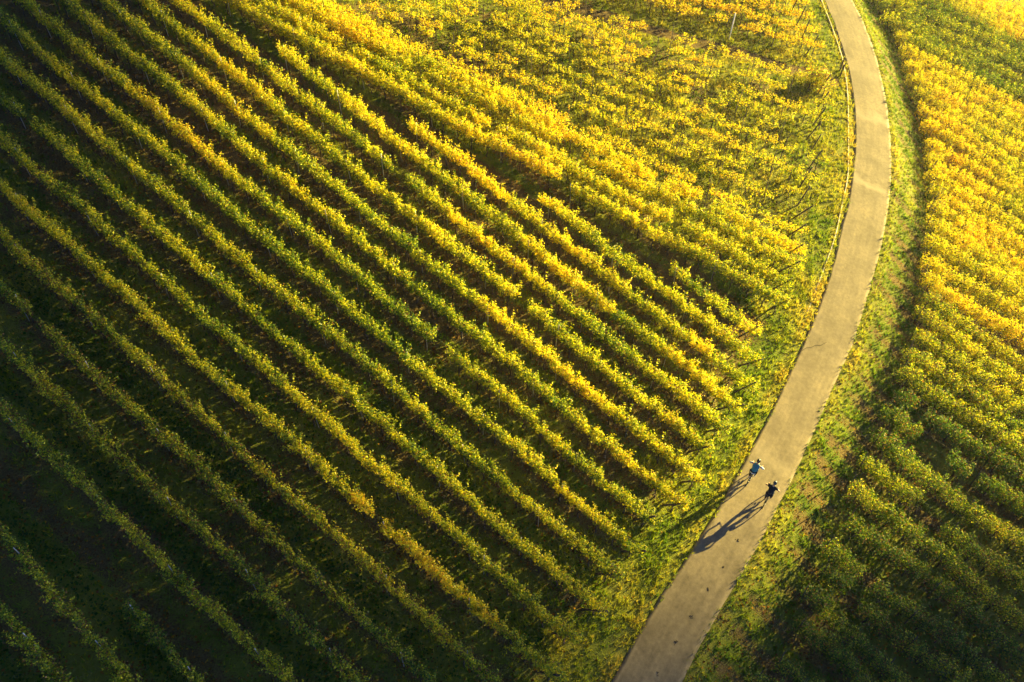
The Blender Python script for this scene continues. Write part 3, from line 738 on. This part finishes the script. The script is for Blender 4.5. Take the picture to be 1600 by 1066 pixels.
def skin_obj(name, chains, mat_, parent=None, root_i=0, sub=2):
    """chains: list of [(x,y,z,r), ...]; chains whose first point equals an existing point join it"""
    V = []; E = []; Rr_ = []; key = {}
    def add(p):
        k = tuple(round(c, 4) for c in p[:3])
        if k not in key: key[k] = len(V); V.append(p[:3]); Rr_.append(p[3])
        return key[k]
    for ch in chains:
        ids = [add(p) for p in ch]
        E += [(a, b) for a, b in zip(ids[:-1], ids[1:])]
    me = bpy.data.meshes.new(name); me.from_pydata(V, E, []); me.update(); me.materials.append(mat_)
    o = put(name, me, parent)
    md = o.modifiers.new('skin', 'SKIN'); md.use_smooth_shade = True
    if not me.skin_vertices: raise RuntimeError('no skin layer')
    sv = me.skin_vertices[0].data
    for i, rr in enumerate(Rr_):
        rr = rr if isinstance(rr, tuple) else (rr, rr); sv[i].radius = rr; sv[i].use_root = (i == root_i)
    sb = o.modifiers.new('sub', 'SUBSURF'); sb.levels = sub; sb.render_levels = sub
    return o

def bicycle(loc, rot, label, mudguard):
    b = empty('bicycle', loc, rot); tag(b, label, 'bicycle', 'bicycles ridden up the road')
    bb = (-.08, 0, .28); seat = (-.24, 0, .86); head = (.34, 0, .88); hb = (.38, 0, .66); ra = (-.52, 0, .35); fa = (.54, 0, .35)
    f = MB()
    for p, q, r in ((bb, seat, .017), (seat, head, .018), (bb, hb, .021), (head, hb, .022)): f.tube([p, q], r, 8)
    for sy in (-.05, .05):
        f.tube([(bb[0], sy * .6, bb[2]), (ra[0], sy, ra[2])], .011, 6); f.tube([(seat[0], sy * .4, seat[2] - .05), (ra[0], sy, ra[2])], .01, 6)
    f.build('frame', M_frame, b)
    fk = MB()
    for sy in (-.05, .05): fk.tube([(hb[0], sy, hb[2]), (.47, sy, .48), (fa[0], sy, fa[2])], .012, 6)
    fk.tube([(hb[0], -.06, hb[2]), (hb[0], .06, hb[2])], .02, 8); fk.build('fork', M_frame, b)
    for c in (ra, fa):
        w = MB().torus(c, .32, .026).build('wheel', M_rubber, b)
        MB().torus(c, .30, .011).build('rim', M_frame, w)
        s = MB()
        for k in range(16):
            t = 2 * math.pi * k / 16; s.tube([(c[0], (-1) ** k * .02, c[2]), (c[0] + .3 * math.cos(t), 0, c[2] + .3 * math.sin(t))], .0016, 4)
        s.build('spokes', M_alloy, w)
        MB().tube([(c[0], -.05, c[2]), (c[0], .05, c[2])], .022, 8).build('hub', M_alloy, w)
    hd = MB().tube([(.34, 0, .86), (.325, 0, 1.0), (.37, 0, 1.03)], .014, 8)
    hd.tube([(.33, -.33, 1.05), (.36, -.18, 1.04), (.375, 0, 1.03), (.36, .18, 1.04), (.33, .33, 1.05)], .013, 8); h = hd.build('handlebar', M_frame, b)
    for sy in (-1, 1): MB().tube([(.345, sy * .22, 1.045), (.33, sy * .335, 1.05)], .018, 8).build('grip', M_rubber, h)
    sd = MB().ell((-.27, 0, .955), (.13, .075, .03)).ell((-.15, 0, .955), (.09, .032, .025)); s = sd.build('saddle', M_shoe, b)
    MB().tube([(-.24, 0, .84), (-.26, 0, .94)], .013, 8).build('seat_post', M_alloy, s)
    c = MB().torus((-.08, -.05, .28), .09, .006).tube([(-.08, -.06, .28), (-.01, -.09, .40)], .012, 6).tube([(-.08, .06, .28), (-.15, .09, .16)], .012, 6)
    ck = c.build('crank', M_alloy, b)
    for px, py, pz in ((-.01, -.13, .40), (-.15, .13, .16)):
        MB().tube([(px - .045, py, pz), (px + .045, py, pz)], .02, 6).build('pedal', M_rubber, ck)
    mg = MB(); 
    for cx_, a0, a1 in ((ra, 60, 185), (fa, 20, 100)):
        pts = [(cx_[0] + .365 * math.cos(math.radians(t)), 0, cx_[2] + .365 * math.sin(math.radians(t))) for t in range(a0, a1, 10)]
        m = MB().tube(pts, .026, 6); m.build('mudguard', mudguard, b)
    MB().ell((-.57, 0, .62), (.02, .03, .03)).build('rear_light', M_red, b)
    return b

def hand(sy, wrist, bar_y):
    """five finger chains closing over the grip, rooted in the palm"""
    x, y, z = wrist[:3]; ch = []; palm = (x + .055, y - sy * .0, z + .012, .026)
    ch.append([(x, y, z, .024), palm])
    for k, (off, ln) in enumerate(((-.030, .9), (-.010, 1.0), (.011, .97), (.031, .8))):
        p = (palm[0] + .035, palm[1] + off, palm[2] + .006, .0095)
        ch.append([palm, p, (p[0] + .028 * ln, p[1], p[2] - .012, .0088), (p[0] + .022 * ln, p[1], p[2] - .042 * ln, .008), (p[0] - .006, p[1], p[2] - .052 * ln, .007)])
    th = (palm[0] - .005, palm[1] - sy * .03, palm[2] - .012, .011)
    ch.append([palm, th, (th[0] + .025, th[1] - sy * .014, th[2] - .022, .0095), (th[0] + .042, th[1] - sy * .008, th[2] - .036, .008)])
    return ch

def cyclist(loc, rot, label, jacket_m, sleeve_m, helmet_m, hem_m, shoe_m, bare_arms, lean=0.0):
    pel = (-.25, 0, 1.02); sp = (-.17, 0, 1.18); ch = (-.06 + lean, 0, 1.40); nk = (.00 + lean, 0, 1.54); 
    body = [[pel + ((.12, .10),), sp + ((.11, .085),), ch + ((.12, .08),), nk + (.056,), (.03 + lean, 0, 1.61, .062), (.055 + lean, 0, 1.67, (.088, .092)), (.055 + lean, 0, 1.74, (.086, .088)), (.045 + lean, 0, 1.79, .06)],
            [(.055 + lean, 0, 1.67, (.088, .092)), (.14 + lean, 0, 1.67, .026), (.165 + lean, 0, 1.655, .013)]]           # nose
    for sy in (-1, 1):
        body.append([(.055 + lean, 0, 1.67, (.088, .092)), (.05 + lean, sy * .088, 1.68, .018), (.045 + lean, sy * .1, 1.69, .012)])    # ear
        sh = (-.03 + lean, sy * .19, 1.43, .062); el = (.08, sy * .40, 1.23, .043); wr = (.27, sy * .28, 1.075, .029)
        body.append([ch + ((.12, .08),), sh, (.02, sy * .30, 1.33, .05), el, (.17, sy * .345, 1.15, .038), wr]); body += hand(sy, wr, .28)
        kn = (.16, sy * .14, .66 if sy > 0 else .83, .062); an = (-.13 if sy > 0 else -.03, sy * .12, .25 if sy > 0 else .49, .037)
        mid = tuple((a + b) / 2 for a, b in zip(kn[:3], an[:3]))
        body.append([pel + ((.12, .10),), (-.2, sy * .10, .99, .095), (-.02, sy * .125, .86 if sy > 0 else .93, .08), kn, (mid[0] - .02, mid[1], mid[2], .052), an, (an[0] + .06, an[1], an[2] - .055, .036), (an[0] + .16, an[1], an[2] - .06, .028)])
    p = skin_obj('person', body, M_skin); p.location = loc; p.rotation_euler = rot
    tag(p, label, 'person', 'cyclists riding up the road')
    jk = [[(-.27, 0, 1.0, (.165, .145)), (-.17, 0, 1.18, (.16, .13)), (ch[0], 0, ch[2], (.185, .13)), (nk[0], 0, nk[2] - .03, (.075, .07))]]
    for sy in (-1, 1):
        sl = [(ch[0], 0, ch[2], (.185, .13)), (-.03 + lean, sy * .19, 1.43, .085), (.02, sy * .30, 1.33, .066)]
        if not bare_arms and sleeve_m is jacket_m: sl += [(.08, sy * .40, 1.23, .058), (.17, sy * .345, 1.15, .05), (.255, sy * .285, 1.085, .04)]
        else: sl = sl[:2] if sleeve_m is not jacket_m else sl
        jk.append(sl)
    j = skin_obj('jacket', jk, jacket_m, p)
    if sleeve_m is not jacket_m:
        for sy in (-1, 1):
            skin_obj('sleeve', [[(-.02 + lean, sy * .21, 1.44, .078), (.02, sy * .30, 1.335, .07), (.08, sy * .40, 1.23, .060), (.17, sy * .345, 1.15, .05), (.255, sy * .285, 1.085, .04)]], sleeve_m, j)
    if hem_m:
        MB().tube([(-.285, 0, .965), (-.28, 0, .99), (-.265, 0, 1.03)], [.150, .168, .172], 16, False).build('hem', hem_m, j)
    tr = []
    for sy in (-1, 1):
        kn = (.16, sy * .14, .66 if sy > 0 else .83, .078); an = (-.13 if sy > 0 else -.03, sy * .12, .25 if sy > 0 else .49, .055)
        mid = tuple((a + b) / 2 for a, b in zip(kn[:3], an[:3]))
        tr.append([(-.25, 0, 1.0, (.155, .135)), (-.2, sy * .10, .98, .112), (-.02, sy * .125, .86 if sy > 0 else .93, .098), kn, (mid[0] - .02, mid[1], mid[2], .064), (an[0], an[1], an[2] + .04, .052)])
        skin_obj('shoe', [[(an[0] - .045, an[1], an[2] - .055, .036), (an[0] + .05, an[1], an[2] - .06, .043), (an[0] + .19, an[1], an[2] - .068, .036)]], shoe_m, p)
    skin_obj('trousers', tr, M_black, p)
    hx = .052 + lean
    hm = MB().ell((hx, 0, 1.71), (.128, .105, .115), 18, 10, cut=math.radians(102)).build('helmet', helmet_m, p)
    MB().ell((hx + .115, 0, 1.715), (.06, .07, .012)).build('visor', helmet_m, hm)
    if bare_arms: MB().tube([(nk[0] + .07 * math.cos(t), .075 * math.sin(t), nk[2] - .01 + .02 * math.cos(t)) for t in [k * math.pi / 8 for k in range(17)]], .018, 6).build('collar', M_yel, p)
    return p

def bike_pose(rear, hx, hy):
    dx, dy = Vector((hx, hy)).normalized(); cxp, cyp = rear[0] + dx * .52, rear[1] + dy * .52
    slope = GX * dx + GY * dy
    q = Matrix.Identity(3); 
    e = (Matrix.Rotation(math.atan2(dy, dx), 3, 'Z') @ Matrix.Rotation(-math.atan(slope), 3, 'Y')).to_euler()
    return (cxp, cyp, road_z(cxp, cyp) - 0.002), e
hx, hy = 3.12, 4.77
l, e = bike_pose((13.51, 24.32), hx + .2, hy)
bicycle(l, e, 'black bicycle under the rider in the blue jacket', M_frame)
cyclist(l, e, 'cyclist in a blue jacket with white sleeves and dark helmet riding up the road', M_blue, M_pale, M_helm, M_pale, M_wshoe, False)
l, e = bike_pose((14.28, 23.13), hx, hy)
bicycle(l, e, 'black bicycle under the rider dressed in black', M_frame)
cyclist(l, e, 'cyclist in black clothes and grey helmet with bare forearms riding up the road', M_black, M_black, M_grey, None, M_shoe, True, 0.04)

# ------------------------------------------------------------------ thin golden air
hx0, hx1, hy0, hy1, hz0, hz1 = -190, 215, -150, 250, -95, 90
zc = [float(v.co.z) for v in bpy.data.objects['ground'].data.vertices]
xc = [float(v.co.x) for v in bpy.data.objects['ground'].data.vertices]; yc = [float(v.co.y) for v in bpy.data.objects['ground'].data.vertices]
hx0, hx1, hy0, hy1, hz0, hz1 = min(xc) - 2, max(xc) + 2, min(yc) - 2, max(yc) + 2, min(zc) - 1, max(max(zc), CAM_H) + 2
print('haze box', hx0, hx1, hy0, hy1, hz0, hz1)
hv = [(x, y, z) for x in (hx0, hx1) for y in (hy0, hy1) for z in (hz0, hz1)]
hm_ = bpy.data.meshes.new('haze'); hm_.from_pydata(hv, [], [(0, 1, 3, 2), (4, 6, 7, 5), (0, 4, 5, 1), (2, 3, 7, 6), (0, 2, 6, 4), (1, 5, 7, 3)]); hm_.update()
mh = bpy.data.materials.new('thin_haze'); mh.use_nodes = True; hn = mh.node_tree; hn.nodes.clear()
pv = hn.nodes.new('ShaderNodeVolumePrincipled'); pv.inputs['Color'].default_value = (0.95, 0.93, 0.90, 1); pv.inputs['Density'].default_value = 0.00028; pv.inputs['Anisotropy'].default_value = 0.3
ho = hn.nodes.new('ShaderNodeOutputMaterial'); hn.links.new(pv.outputs[0], ho.inputs['Volume'])
tag(put('haze', hm_, None, mh), kind='stuff')

print('objects', len(bpy.data.objects))
